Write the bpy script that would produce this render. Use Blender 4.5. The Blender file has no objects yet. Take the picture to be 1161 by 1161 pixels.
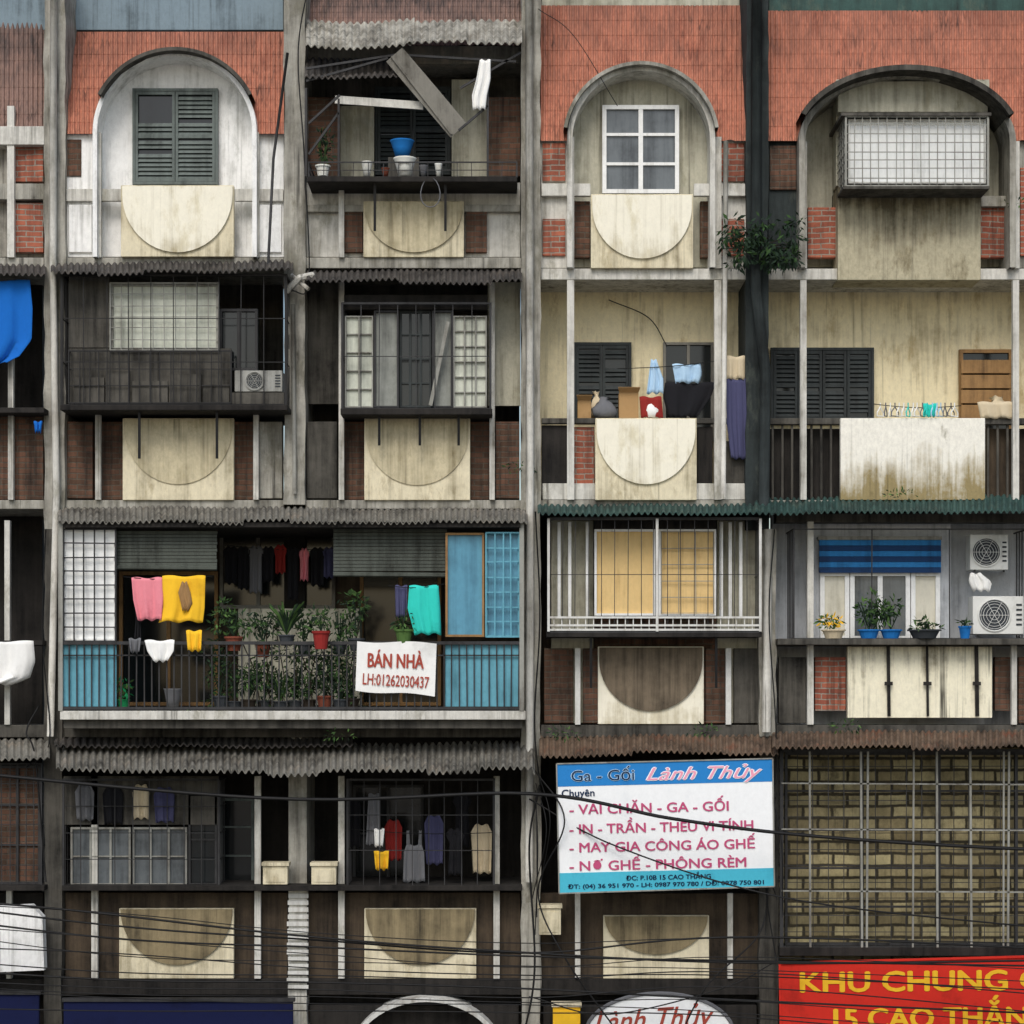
import bpy, math, random
from mathutils import Vector
random.seed(11)
R=random.Random(5)
S=0.0125; D=30.0
def Z0(py): return 3.0+(1161-py)*S
CZ=Z0(790)
def P(px,py,y=0.0):
    k=(D+y)/D
    return Vector(((px-580.5)*S*k, y, CZ+(Z0(py)-CZ)*k))
def lin(h):
    h=h.lstrip('#'); o=[]
    for i in (0,2,4):
        c=int(h[i:i+2],16)/255
        o.append(c/12.92 if c<=0.04045 else ((c+0.055)/1.055)**2.4)
    return (o[0],o[1],o[2],1)
scene=bpy.context.scene
COL=scene.collection
# ------------------------------------------------------------ materials
def nd(nt,t,**k):
    n=nt.nodes.new(t)
    for a,b in k.items(): setattr(n,a,b)
    return n
def math_(nt,op,a,b=None):
    n=nd(nt,'ShaderNodeMath',operation=op)
    for i,v in enumerate((a,b)):
        if v is None: continue
        if isinstance(v,(int,float)): n.inputs[i].default_value=v
        else: nt.links.new(v,n.inputs[i])
    return n.outputs[0]
def mixc(nt,f,a,b,bt='MIX'):
    n=nd(nt,'ShaderNodeMix',data_type='RGBA',blend_type=bt)
    for s,v in ((n.inputs[0],f),(n.inputs[6],a),(n.inputs[7],b)):
        if isinstance(v,(int,float,tuple)): s.default_value=v
        else: nt.links.new(v,s)
    return n.outputs[2]
def noise(nt,pos,sc,scale=1.0,detail=5,rough=.6):
    m=nd(nt,'ShaderNodeMapping'); m.inputs['Scale'].default_value=sc
    nt.links.new(pos,m.inputs[0])
    n=nd(nt,'ShaderNodeTexNoise'); n.inputs['Scale'].default_value=scale
    n.inputs['Detail'].default_value=detail; n.inputs['Roughness'].default_value=rough
    nt.links.new(m.outputs[0],n.inputs['Vector'])
    return n.outputs[0]
def rng(nt,v,a,b,c=0.0,d=1.0):
    n=nd(nt,'ShaderNodeMapRange'); nt.links.new(v,n.inputs[0])
    for i,x in enumerate((a,b,c,d)): n.inputs[i+1].default_value=x
    return n.outputs[0]
def pmat(name,c1,c2,amt=.5,rough=.88,bump=.35,metal=0,grad=0,c3=None,a3=.3,streak=1.0,brick=None,spec=.3,fine=.14,wid=.2,drip=0,dc='1d1b18'):
    m=bpy.data.materials.new(name); m.use_nodes=True; nt=m.node_tree
    b=nt.nodes['Principled BSDF']; g=nd(nt,'ShaderNodeNewGeometry'); pos=g.outputs['Position']
    n1=noise(nt,pos,(8,8,.5),1.0,5,.65)
    n2=noise(nt,pos,(1,1,1),1.4,9,.68)
    n3=noise(nt,pos,(1,1,.7),16,6,.75)
    v=math_(nt,'ADD',math_(nt,'MULTIPLY',n1,.5*streak),math_(nt,'MULTIPLY',n2,1-.5*streak))
    if grad:
        tc=nd(nt,'ShaderNodeTexCoord'); sp=nd(nt,'ShaderNodeSeparateXYZ'); nt.links.new(tc.outputs['Generated'],sp.inputs[0])
        v=math_(nt,'ADD',v,math_(nt,'MULTIPLY',math_(nt,'SUBTRACT',sp.outputs[2],.5),grad))
    v=math_(nt,'ADD',v,math_(nt,'MULTIPLY',math_(nt,'SUBTRACT',n3,.5),.22))
    lo=.60-.3*amt
    f=rng(nt,v,lo,lo+wid)
    base=lin(c1)
    if brick:
        bw,bh,mo,cb,cm=brick
        sx=nd(nt,'ShaderNodeSeparateXYZ'); nt.links.new(pos,sx.inputs[0])
        cx=nd(nt,'ShaderNodeCombineXYZ'); nt.links.new(math_(nt,'ADD',sx.outputs[0],math_(nt,'MULTIPLY',n2,.1)),cx.inputs[0]); nt.links.new(math_(nt,'ADD',sx.outputs[2],math_(nt,'MULTIPLY',n2,.08)),cx.inputs[1])
        bt=nd(nt,'ShaderNodeTexBrick'); nt.links.new(cx.outputs[0],bt.inputs[0])
        bt.inputs['Color1'].default_value=lin(c1); bt.inputs['Color2'].default_value=lin(cb); bt.inputs['Mortar'].default_value=lin(cm)
        bt.inputs['Scale'].default_value=1; bt.inputs['Mortar Size'].default_value=mo; bt.inputs['Brick Width'].default_value=bw; bt.inputs['Row Height'].default_value=bh
        bt.inputs['Mortar Smooth'].default_value=.6
        base=bt.outputs[0]
    col=mixc(nt,f,base,lin(c2))
    if c3:
        n4=noise(nt,pos,(2.2,2.2,.9),1.3,8,.72)
        col=mixc(nt,math_(nt,'MULTIPLY',rng(nt,n4,.64-.3*a3,.76-.3*a3),.8),col,lin(c3))
    if drip:
        n5=noise(nt,pos,(16,16,.35),1.0,3,.6); n6=noise(nt,pos,(1.2,1.2,.8),1.0,3,.5)
        k=math_(nt,'MULTIPLY',rng(nt,n5,.54,.70),rng(nt,n6,.42,.6))
        col=mixc(nt,math_(nt,'MULTIPLY',k,drip),col,lin(dc))
    col=mixc(nt,1.0,col,rng(nt,n3,.3,.7,1-fine,1+fine*.45),'MULTIPLY')
    nt.links.new(col,b.inputs['Base Color'])
    b.inputs['Roughness'].default_value=rough; b.inputs['Metallic'].default_value=metal
    b.inputs['Specular IOR Level'].default_value=spec
    if bump:
        bp=nd(nt,'ShaderNodeBump'); bp.inputs['Strength'].default_value=bump; bp.inputs['Distance'].default_value=.02
        h=n3
        if brick: h=math_(nt,'SUBTRACT',n3,bt.outputs['Fac'])
        nt.links.new(h,bp.inputs['Height']); nt.links.new(bp.outputs[0],b.inputs['Normal'])
    return m
M={}
def mk(k,*a,**kw): M[k]=pmat(k,*a,**kw)
mk('concrete','b0ada2','4e4b43',.5,c3='757264',a3=.4,fine=.3,drip=.85)
mk('concrete_light','d6d4cb','757166',.40,c3='98958600'[:6],a3=.35,fine=.22,drip=.7,dc='39362f')
mk('concrete_dark','5c5952','1f1e1b',.55,fine=.3,drip=.6)  # concrete colour darkened so the recesses look shaded
mk('concrete_black','323939','121616',.5,c3='4c514a',fine=.3)
mk('soot_shade','2f2c29','100f0e',.55)  # dark grime, with recess shade also put into the colour
mk('soot_shade_brown','54483a','1d1915',.55,fine=.3)  # dirty brown plaster, colour kept dark to carry the recess shade
mk('white_wall','f6f6f3','97978f',.28,c3='bdbeb8',drip=.5,dc='5d5b53')
mk('grey_wall','bcb9a6','686556',.40,c3='938f78',fine=.22,drip=.6,dc='423f35')
mk('grey_blue_wall','c6cace','6e7276',.34,drip=.4)
mk('cream','f4efdb','b0a585',.2,grad=-.2,fine=.09,bump=.15,c3='d8cfb0',a3=.3,drip=.35,dc='8d8267')
mk('cream_wall','efe2bb','94835e',.30,c3='c0ab7c',a3=.35,fine=.14,drip=.5,dc='665a3f')
mk('cream_panel','e2d8ba','7e7356',.36,c3='ad9f7d',a3=.35,fine=.16,drip=.55,dc='4d4432')
mk('cream_stain','f3f0e3','988961',.42,c3='6a603f',a3=.12,grad=-.45,fine=.18,drip=.4,dc='4c442f')
mk('grey_stain','b8b095','5d5644',.48,c3='7f755a',a3=.4,grad=.3,fine=.28,drip=.8)
mk('cream_drip','f0ead0','61563f',.26,grad=.22,fine=.14,drip=.9)
mk('u_dark','7b6e5c','3d362c',.5,fine=.25,drip=.5)
mk('u_mid','cdc2a2','776c4f',.4,fine=.25,c3='a29572',drip=.7,dc='403929')
mk('u_brown','938566','4b4333',.5,fine=.25,drip=.6)
mk('brick_red','b36a52','452f28',.40,brick=(.24,.078,.012,'8f5140','9a9184'),fine=.25,drip=.5)
mk('brick_brown','755443','261e19',.5,brick=(.24,.078,.012,'574234','5f564b'),fine=.3,drip=.6)  # brick colour darkened to stand in for shade in the recesses
mk('brick_yellow','b9ad83','4f4836',.42,brick=(.42,.17,.03,'7d7152','3d382b'),c3='4c4636',a3=.3,fine=.35,streak=.3,wid=.35,drip=.45)
mk('tile_red','bf8068','6d5148',.42,c3='99614f',a3=.35,bump=.25,fine=.35,streak=1.2,wid=.35,grad=.2,drip=.75,dc='3d3230')
mk('tile_faded','92776c','534a47',.48,bump=.3,fine=.3,grad=.2,drip=.7)
mk('tile_grey','80919a','434c50',.4,drip=.5)
mk('corr_dark','534f4b','1b1a18',.5,c3='6d655c',rough=.7,fine=.3)
mk('corr_grey','827f76','35332e',.48,c3='998f80',rough=.7,fine=.3,drip=.5)
mk('corr_bleach','b3afa2','47443c',.52,c3='7a7467',a3=.45,rough=.75,fine=.35,drip=.8)
mk('corr_green','3a5751','1c2624',.5,c3='56615400'[:6],rough=.7,fine=.3)
mk('corr_rust','766352','30282100'[:6],.5,c3='86553f',rough=.8,fine=.3)
mk('metal_dark','3a3a3b','1a1918',.5,rough=.6,bump=.1)
mk('metal_black','1c1c1d','0c0c0c',.4,rough=.5,bump=.05)
mk('metal_white','d8d8d2','847b6d',.36,rough=.55,bump=.1,fine=.2)
mk('metal_grey','97978f','534c43',.42,rough=.6,bump=.1)
mk('paint_white','f0f1ee','a9a79e',.25,rough=.5,bump=.1)
mk('paint_blue','66a7ba','396875',.36,rough=.55,bump=.1,fine=.2)
mk('glass_blue','5c97b0','3d6a80',.42,rough=.3,bump=.02)
mk('glass_dark','1b1f21','0c0d0e',.4,rough=.12,bump=0,spec=.5)
mk('glass_grey','666c6f','303437',.45,rough=.15,bump=0,spec=.5)
mk('panel_frost','cdd1c2','7f8377',.42,rough=.45,bump=.05,fine=.2)
mk('panel_grey','8f928b','4b4d49',.48,rough=.6,bump=.1,fine=.25,drip=.5)
mk('panel_white','f4f6f4','b4b6b2',.26,rough=.45,bump=.05,fine=.08)
mk('shutter_green','6a736f','363b38',.45,rough=.7,fine=.25)
mk('shutter_dark','343a3a','161919',.45,rough=.6)
mk('wood','9f7b4f','523d27',.42,rough=.7,fine=.25)
mk('wood_grey','858279','444038',.45,rough=.8)
mk('curtain_tan','e6c68a','b3925c',.38,bump=.15,fine=.1,drip=.2,dc='94764a')
mk('curtain_pale','dbd7c6','a09b86',.35,bump=.15,fine=.1)
mk('blind','535851','282a25',.5,rough=.8)
mk('blue_awning','2a7fbe','134873',.35,rough=.7,fine=.2)
mk('blue_stripe','123a66','0a1e3a',.3,rough=.7)
def cl(k,c,c2=None): mk(k,c,c2 or c,.2,bump=.1,rough=.95,streak=.3,fine=.07)
cl('cl_pink','e88c97','bd6370'); cl('cl_yellow','f6c22f','cb911a'); cl('cl_teal','33ccbd','17958a'); cl('cl_white','f0f0ec','c3c3be')
cl('cl_blue','1668c0','0c3f83'); cl('cl_purple','4b4c6c','2b2b42'); cl('cl_black','1b1b1f','0c0c0e'); cl('cl_red','8f2b27','5f1d1a')
cl('cl_ltblue','b3d2ea','7f9fbe'); cl('cl_grey','6c6d70','434448'); cl('cl_beige','cfc0a2','9a8769'); cl('cl_green','1f8a55','12603a')
cl('terracotta','7a4231','44251c'); cl('plastic_blue','1d70b8','0f4478'); cl('ceramic','e2e2d9','a9a698'); cl('cardboard','ac8a5e','765738')
cl('leaf_a','354f28','1f3019'); cl('leaf_b','52703a','314a1d'); cl('leaf_dark','233525','151e16'); cl('bark','332c24','1a1612')
cl('ac_white','dadbd6','9e9e97'); cl('ac_dark','3d4145','202226'); mk('ac_dirty','a0a09a','504f49',.48)
cl('sign_white','f4f6f6','dde1e4'); cl('sign_blue','2b82c8','1f67a5'); cl('sign_cyan','4cb8d0','3795ae'); cl('ink_pink','c2537b','b04669'); cl('ink_rose','f0a0b8','e58aa6')
cl('ink_navy','18304f','101f36'); cl('sign_red','cf2f22','a02218'); cl('ink_yellow','edb92d','c9921c'); cl('ink_red','a84a3c','8a3a2e'); cl('navy','10183f','090d28'); cl('ink_teal','2a8d92','206e72')
mk('asphalt','3c3c3c','2b2b2b',.4); mk('paving','8d887f','5c5850',.4); mk('wire','151515','0a0a0a',.3,bump=0,rough=.6)
# ------------------------------------------------------------ mesh building
WL={}
def place(o,parent,loc):
    WL[o.name]=Vector(loc)
    COL.objects.link(o)
    if parent is not None:
        o.parent=parent; o.location=Vector(loc)-WL[parent.name]
    else: o.location=loc
    return o
def tag(o,label,cat,group=None,kind=None):
    if label:o['label']=label
    if cat:o['category']=cat
    if group:o['group']=group
    if kind:o['kind']=kind
    return o
def empty(name,loc,parent=None):
    o=bpy.data.objects.new(name,None); o.empty_display_size=.2
    return place(o,parent,loc)
class MB:
    def __init__(s): s.v=[];s.f=[];s.mi=[];s.cur=0
    def face(s,pts):
        n=len(s.v); s.v+=[Vector(p) for p in pts]; s.f.append(list(range(n,n+len(pts)))); s.mi.append(s.cur)
    def hexa(s,c):
        n=len(s.v); s.v+=[Vector(p) for p in c]
        for q in ((0,3,2,1),(4,5,6,7),(0,1,5,4),(1,2,6,5),(2,3,7,6),(3,0,4,7)):
            s.f.append([n+i for i in q]); s.mi.append(s.cur)
    def wbox(s,x0,x1,y0,y1,z0,z1):
        s.hexa([(x0,y0,z0),(x1,y0,z0),(x1,y1,z0),(x0,y1,z0),(x0,y0,z1),(x1,y0,z1),(x1,y1,z1),(x0,y1,z1)])
        return s
    def box(s,a,b,c,d,y0,y1):
        p=P(a,b,y0); q=P(c,d,y0)
        return s.wbox(p.x,q.x,y0,y1,q.z,p.z)
    def beam(s,p,q,w,t=None):
        p=Vector(p);q=Vector(q);t=t or w; d=(q-p).normalized()
        up=Vector((0,1,0)) if abs(d.y)<.9 else Vector((0,0,1))
        a=d.cross(up).normalized()*w/2; b=d.cross(a).normalized()*t/2
        s.hexa([p-a-b,p+a-b,p+a+b,p-a+b,q-a-b,q+a-b,q+a+b,q-a+b]); return s
    def tube(s,pts,r,n=6,r2=None):
        pts=[Vector(p) for p in pts]; rings=[]
        for i,p in enumerate(pts):
            d=(pts[min(i+1,len(pts)-1)]-pts[max(i-1,0)])
            d=d.normalized() if d.length>1e-9 else Vector((0,0,1))
            up=Vector((0,1,0)) if abs(d.y)<.9 else Vector((1,0,0))
            a=d.cross(up).normalized(); b=d.cross(a).normalized()
            rr=r if r2 is None else r+(r2-r)*i/(len(pts)-1)
            base=len(s.v); rings.append(base)
            for k in range(n):
                t=2*math.pi*k/n; s.v.append(p+a*math.cos(t)*rr+b*math.sin(t)*rr)
        for i in range(len(rings)-1):
            for k in range(n):
                s.f.append([rings[i]+k,rings[i]+(k+1)%n,rings[i+1]+(k+1)%n,rings[i+1]+k]); s.mi.append(s.cur)
        s.f.append([rings[0]+k for k in range(n)]); s.mi.append(s.cur)
        s.f.append([rings[-1]+k for k in range(n)][::-1]); s.mi.append(s.cur)
        return s
    def plate(s,pts,y0,y1):
        n=len(pts); base=len(s.v); fr=[P(a,b,y0) for a,b in pts]
        s.v+=fr; s.v+=[Vector((p.x,y1,p.z)) for p in fr]
        s.f.append([base+i for i in range(n)]); s.mi.append(s.cur)
        s.f.append([base+n+i for i in range(n)][::-1]); s.mi.append(s.cur)
        for i in range(n):
            j=(i+1)%n; s.f.append([base+i,base+n+i,base+n+j,base+j]); s.mi.append(s.cur)
        return s
    def lathe(s,c,prof,n=14):
        c=Vector(c); rings=[]
        for r,z in prof:
            rings.append(len(s.v))
            for k in range(n):
                t=2*math.pi*k/n; s.v.append(c+Vector((r*math.cos(t),r*math.sin(t),z)))
        for i in range(len(rings)-1):
            for k in range(n):
                s.f.append([rings[i]+k,rings[i]+(k+1)%n,rings[i+1]+(k+1)%n,rings[i+1]+k]); s.mi.append(s.cur)
        s.f.append([rings[0]+k for k in range(n)][::-1]); s.mi.append(s.cur)
        return s
    def obj(s,name,parent,mats,label=None,smooth=False):
        if isinstance(mats,str): mats=[mats]
        lo=Vector([min(v[i] for v in s.v) for i in range(3)]); hi=Vector([max(v[i] for v in s.v) for i in range(3)])
        c=Vector(((lo.x+hi.x)/2,(lo.y+hi.y)/2,lo.z))
        me=bpy.data.meshes.new(name); me.from_pydata([v-c for v in s.v],[],s.f)
        for k in mats: me.materials.append(M[k])
        me.polygons.foreach_set('material_index',s.mi)
        if smooth: me.polygons.foreach_set('use_smooth',[True]*len(s.f))
        me.update()
        o=bpy.data.objects.new(name,me); place(o,parent,c)
        if label:o['label']=label
        return o
# ------------------------------------------------------------ the building
B=empty('apartment_building',(0,0,0))
tag(B,'weathered concrete apartment block with red tiled mansard roof and caged balconies','building')
L,RT=-260,1420
def bx(name,a,b,c,d,y0,y1,mat,label=None,par=None):
    o=MB().box(a,b,c,d,y0,y1).obj(name,par or B,mat,label)
    if y1-y0>.05 and c-a>8 and d-b>5:
        md=o.modifiers.new('b','BEVEL'); md.width=.008; md.segments=2
    return o
bx('wall',L,-40,RT,300,1.55,1.8,'soot_shade_brown')
def pillar(a,c,t,b,mat,y0=-.12,label=None):
    m=MB(); p=P(a,t,y0); q=P(c,b,y0); n=max(6,int((b-t)/22)); prev=None
    for i in range(n):
        z1=p.z+(q.z-p.z)*i/n; z0=p.z+(q.z-p.z)*(i+1)/n
        cur=[R.uniform(-.014,.014) for _ in range(4)]
        if prev is None: prev=[0,0,0,0]
        m.hexa([(p.x+cur[0],y0+cur[1],z0),(q.x+cur[2],y0+cur[3],z0),(q.x,1.5,z0),(p.x,1.5,z0),
                (p.x+prev[0],y0+prev[1],z1),(q.x+prev[2],y0+prev[3],z1),(q.x,1.5,z1),(p.x,1.5,z1)])
        prev=cur
    return m.obj('pillar',B,mat,label)
BOT=1161+3.0/S
pillar(50,74,-40,600,'concrete'); pillar(50,70,600,BOT,'concrete_dark')
pillar(322,346,-40,572,'concrete')
bx('pillar',322,578,346,830,1.0,1.5,'soot_shade')
pillar(327,348,1008,BOT,'concrete_light')
bx('pillar',327,835,348,1007.5,0.0,1.5,'concrete')
pillar(591,613,-40,BOT,'concrete')
pillar(846,871,-40,600,'concrete_black',label='pillar blackened by damp and moss')
pillar(861,880,600,835,'concrete'); pillar(861,883,835.5,BOT,'concrete_dark')
pillar(1200,1224,-40,BOT,'concrete'); pillar(-196,-172,-40,BOT,'concrete')
for a,c in ((L,50),(74,322),(346,591),(613,846),(871,1200),(1224,RT)):
    if c<600: bx('floor_slab',a+.3,292,c-.3,304,-.04,1.5,'concrete')
    else: bx('floor_slab',a+.3,304.5,c-.3,317,-.04,1.5,'concrete_light')
    bx('floor_slab',a+.3,567,c-.3,577,-.04,1.5,'concrete')
for a,c in ((L,50),(70,591),(613,861),(880,1200),(1224,RT)):
    bx('floor_slab',a+.3,822,c-.3,836,-.06,1.5,'concrete_dark')
    bx('floor_slab',a+.3,1110,c-.3,1128,-.06,1.5,'soot_shade')
def back(a,c,t,b,mat,y=1.2,label=None): return bx('wall',a,t,c,b,y,y+.2,mat,label)
back(L,48,305,567,'soot_shade'); back(76,320,305,567,'concrete_dark'); back(348,589,305,567,'concrete_dark')
back(600,860,300,572,'cream_wall',.9,'yellowed cream balcony wall with damp stains'); back(861.5,1210,300,572,'cream_wall',.9,'yellowed cream balcony wall with damp stains')
back(L,48,577,822,'soot_shade'); back(60,600,577,828,'soot_shade_brown'); back(605,862,577,828,'soot_shade_brown'); back(875,1210,577,828,'grey_blue_wall',.6)
back(L,48,836,1112,'soot_shade'); back(60,600,832,1115,'soot_shade'); back(600,870,832,1115,'soot_shade'); back(872,1215,832,1115,'brick_yellow',.15,'rough pale block wall behind the steel cage')
back(1212,RT,-30,1112,'concrete',1.0)
back(L,RT,1114,BOT,'soot_shade',.3)
def post(x,t,b,w=7,mat='concrete_light',y=-.1):
    return MB().box(x-w/2,t,x+w/2,b,y,y+.09).obj('post',B,mat)
for x in (111,290): post(x,150,291.5); post(x,470,566.5,6)
post(12,120,291.5,8); post(12,320,566.5,6)
post(387,215,291.5,6); post(387,320,566.5,6); post(558,320,566.5,6)
for x in (647,814): post(x,155,304,8); post(x,317.5,566.5,8)
for x in (911,1152): post(x,160,304,8); post(x,317.5,566.5,7)
post(655,735,821.5,6,'metal_white'); post(826,735,821.5,6,'metal_white'); post(919,590,821.5,7); post(1150,725,821.5,6)
for x in (107,292,387,563): post(x,880,1109.5,7)
post(8,590,821.5,6); post(10,1010,1109.5,6)
def u_pts(a,c,t,b,cut=0.42):
    cx=(a+c)/2; r=(c-a)/2; yb=t+(b-t)*cut
    pts=[(a,t)]
    for i in range(25):
        an=math.pi-math.pi*i/24
        pts.append((cx+r*math.cos(an),yb+(b-yb)*math.sin(an)))
    pts.append((c,t)); return pts
def apron(a,t,c,b,mat,umat,ub=None,uc=.35,proud=.035,label=None,y=-.1):
    e=empty('parapet_panel',P((a+c)/2,b,y),B)
    if label:e['label']=label
    bx('panel',a,t,c,b,y,y+.1,mat,par=e)
    if umat: MB().plate(u_pts(a+1.5,c-1.5,t+1,ub or b-6,uc),y-proud,y-.002).obj('curved_moulding',e,umat)
    return e
def bricks(a,t,c,b,mat='brick_red',y=.02): return bx('brick_infill',a,t,c,b,y,y+.12,mat)
# ------------------ roof
ARCH={1:(198,150,93,92),3:(727,158,84,84),4:(1029,160,123,80)}
def roof(a,c,mat,arch=None,top=8,bot=160,ytop=.75,ybot=-.08,label=None):
    m=MB(); step=.9; n=int((c-a)/step); rows=9
    grid=[]
    def yat(py): return ybot+(ytop-ybot)*(bot-py)/(bot-top)
    pys=[]
    for r in range(rows):
        p0=top+(bot-top)*r/rows; p1=top+(bot-top)*(r+1)/rows
        pys+= [(p0,0.0),(p1-.3,-.006)]
    for i in range(n+1):
        x=a+(c-a)*i/n; lim=bot+1.2*math.sin(i*.05)+.9*math.sin(i*.31)
        if arch:
            cx,cy,rx,ry=arch
            if abs(x-cx)<rx: lim=cy-ry*math.sqrt(1-((x-cx)/rx)**2)
        rip=.024*math.sin(2*math.pi*i/6)
        sag=.015*math.sin(i*.04)+.01*math.sin(i*.11)
        col=[]
        for py,off in pys:
            q=min(py,lim); yy=yat(q)+off+rip+sag
            col.append(P(x,q,yy))
        grid.append(col)
    h=len(pys)
    for col in grid: m.v+=col
    for i in range(n):
        for j in range(h-1):
            q=[i*h+j,(i+1)*h+j,(i+1)*h+j+1,i*h+j+1]
            if (m.v[q[0]]-m.v[q[3]]).length<1e-4 and (m.v[q[1]]-m.v[q[2]]).length<1e-4: continue
            m.f.append(q); m.mi.append(0)
    return m.obj('roof',B,mat,label)
roof(L,50,'tile_faded',bot=145); roof(74,322,'tile_red',ARCH[1],top=36,bot=152,ytop=.6)
roof(346,591,'tile_faded',top=-5,bot=52,ytop=.6,ybot=.2,label='faded tiles above the broken balcony'); roof(613,846,'tile_red',ARCH[3],top=6); roof(871,1200,'tile_red',ARCH[4],top=12)
roof(1224,RT,'tile_red')
bx('roof_parapet',L,-40,321,34,.62,1.5,'tile_grey'); bx('roof_parapet',347,-40,590,-4,.62,1.5,'concrete_light'); bx('roof_parapet',614,-30,845,7,.78,1.5,'grey_wall'); bx('roof_parapet',872,-8,RT,13,.78,1.5,'corr_green')
m=MB()
for i in range(32): m.beam(P(872+i*11,-40,.9),P(872+i*11,-7.5,.9),.02)
m.beam(P(872,-26,.87),P(1215,-26,.87),.03); m.obj('roof_railing',B,'metal_grey')
def archring(key,t,y0,y1,bottom,mat,infill,yin):
    cx,cy,rx,ry=ARCH[key]; m=MB(); path=[]
    N=36
    for o in (0,t):
        row=[(cx-rx+o,bottom)]
        for i in range(N+1):
            an=math.pi-math.pi*i/N
            row.append((cx+(rx-o)*math.cos(an),cy-(ry-o)*math.sin(an)))
        row.append((cx+rx-o,bottom)); path.append(row)
    A,C=path
    for i in range(len(A)-1):
        a0=P(*A[i],y0);a1=P(*A[i+1],y0);c0=P(*C[i],y0);c1=P(*C[i+1],y0)
        b=lambda p:Vector((p.x,y1,p.z))
        m.face([a0,a1,c1,c0]); m.face([c0,c1,b(c1),b(c0)]); m.face([a1,a0,b(a0),b(a1)])
    m.obj('arch_moulding',B,mat)
    m=MB(); pts=[(cx-rx+t/2,bottom)]
    for i in range(N+1):
        an=math.pi-math.pi*i/N; pts.append((cx+(rx-t/2)*math.cos(an),cy-(ry-t/2)*math.sin(an)))
    pts.append((cx+rx-t/2,bottom)); m.plate(pts,yin,yin+.15).obj('dormer_wall',B,infill)
archring(1,5,-.2,.95,291,'white_wall','white_wall',.2)
archring(3,6,-.2,.95,303,'concrete_light','grey_wall',.25)
archring(4,7,-.25,1.0,303,'concrete','grey_wall',.45)
def hood(key,mat,t=5,y0=-.34,lim=.15):
    cx,cy,rx,ry=ARCH[key]; m=MB(); N=30
    rnd=[R.uniform(-.015,.015) for _ in range(N+1)]
    for i in range(N):
        an0=math.pi*(1-lim)-math.pi*(1-2*lim)*i/N; an1=math.pi*(1-lim)-math.pi*(1-2*lim)*(i+1)/N
        q=[(cx+(rx+o)*math.cos(an),cy-(ry+o)*math.sin(an),y0+rnd[i+j]) for j,an in enumerate((an0,an1)) for o in (1.0,t+1)]
        a0,A0,a1,A1=[P(*k) for k in q]; b=lambda p:Vector((p.x,.4,p.z))
        m.face([a0,a1,A1,A0]); m.face([A0,A1,b(A1),b(A0)]); m.face([a1,a0,b(a0),b(a1)])
    m.obj('arch_hood',B,mat)
hood(1,'concrete_dark',4,-.36); hood(4,'concrete_dark',6,-.55,.12); hood(3,'concrete',4,-.32,.05)
# ------------------ generic elements
def window(a,t,c,b,y,cols,rows,fm,gm,fw=3,dep=.08,label=None,name='window',par=None):
    e=empty(name,P((a+c)/2,b,y),par or B)
    if label:e['label']=label
    m=MB()
    m.box(a,t,c,t+fw,y,y+dep); m.box(a,b-fw,c,b,y,y+dep); m.box(a,t+fw+.1,a+fw,b-fw-.1,y,y+dep); m.box(c-fw,t+fw+.1,c,b-fw-.1,y,y+dep)
    for i in range(1,cols):
        x=a+(c-a)*i/cols; m.box(x-fw*.55,t+fw+.1,x+fw*.55,b-fw-.1,y+.005,y+dep)
    for j in range(1,rows):
        z=t+(b-t)*j/rows; m.box(a+fw+.1,z-fw*.35,c-fw-.1,z+fw*.35,y+.012,y+dep-.01)
    m.obj('frame',e,fm)
    if gm: bx('pane',a+fw*.5,t+fw*.5,c-fw*.5,b-fw*.5,y+dep*.6,y+dep*.6+.01,gm,par=e)
    return e
def shutters(a,t,c,b,y,n,fm,sm,fw=3,gap=5,openings=()):
    e=empty('window',P((a+c)/2,b,y),B)
    m=MB(); m.box(a,t,c,t+fw,y,y+.08); m.box(a,b-fw,c,b,y,y+.08)
    m.box(a,t+fw+.1,a+fw,b-fw-.1,y,y+.08); m.box(c-fw,t+fw+.1,c,b-fw-.1,y,y+.08); m.obj('frame',e,fm)
    w=(c-a-2*fw)/n
    for i in range(n):
        m=MB(); x0=a+fw+w*i+.4; x1=x0+w-.8
        m.box(x0,t+fw+.2,x0+3,b-fw-.2,y+.01,y+.05); m.box(x1-3,t+fw+.2,x1,b-fw-.2,y+.01,y+.05)
        for q in (t+fw+.2,(t+b)/2-2,b-fw-4.2): m.box(x0+3.05,q,x1-3.05,q+4,y+.012,y+.05)
        k=t+fw+6
        while k<b-fw-6:
            skip=any(i==oi and o0<k<o1 for oi,o0,o1 in openings) or R.random()<.03
            if not skip and abs(k-(t+b)/2)>3:
                p=P(x0+3,k,y+.02); q=P(x1-3,k+gap*.9,y+.02)
                m.hexa([(p.x,y+.015,q.z),(q.x,y+.015,q.z),(q.x,y+.025,q.z),(p.x,y+.025,q.z),(p.x,y+.045,p.z),(q.x,y+.045,p.z),(q.x,y+.055,p.z),(p.x,y+.055,p.z)])
            k+=gap
        m.obj('shutter',e,sm)
    bx('pane',a+fw*.5,t+fw*.5,c-fw*.5,b-fw*.5,y+.062,y+.07,'glass_dark',par=e)
    return e
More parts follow.
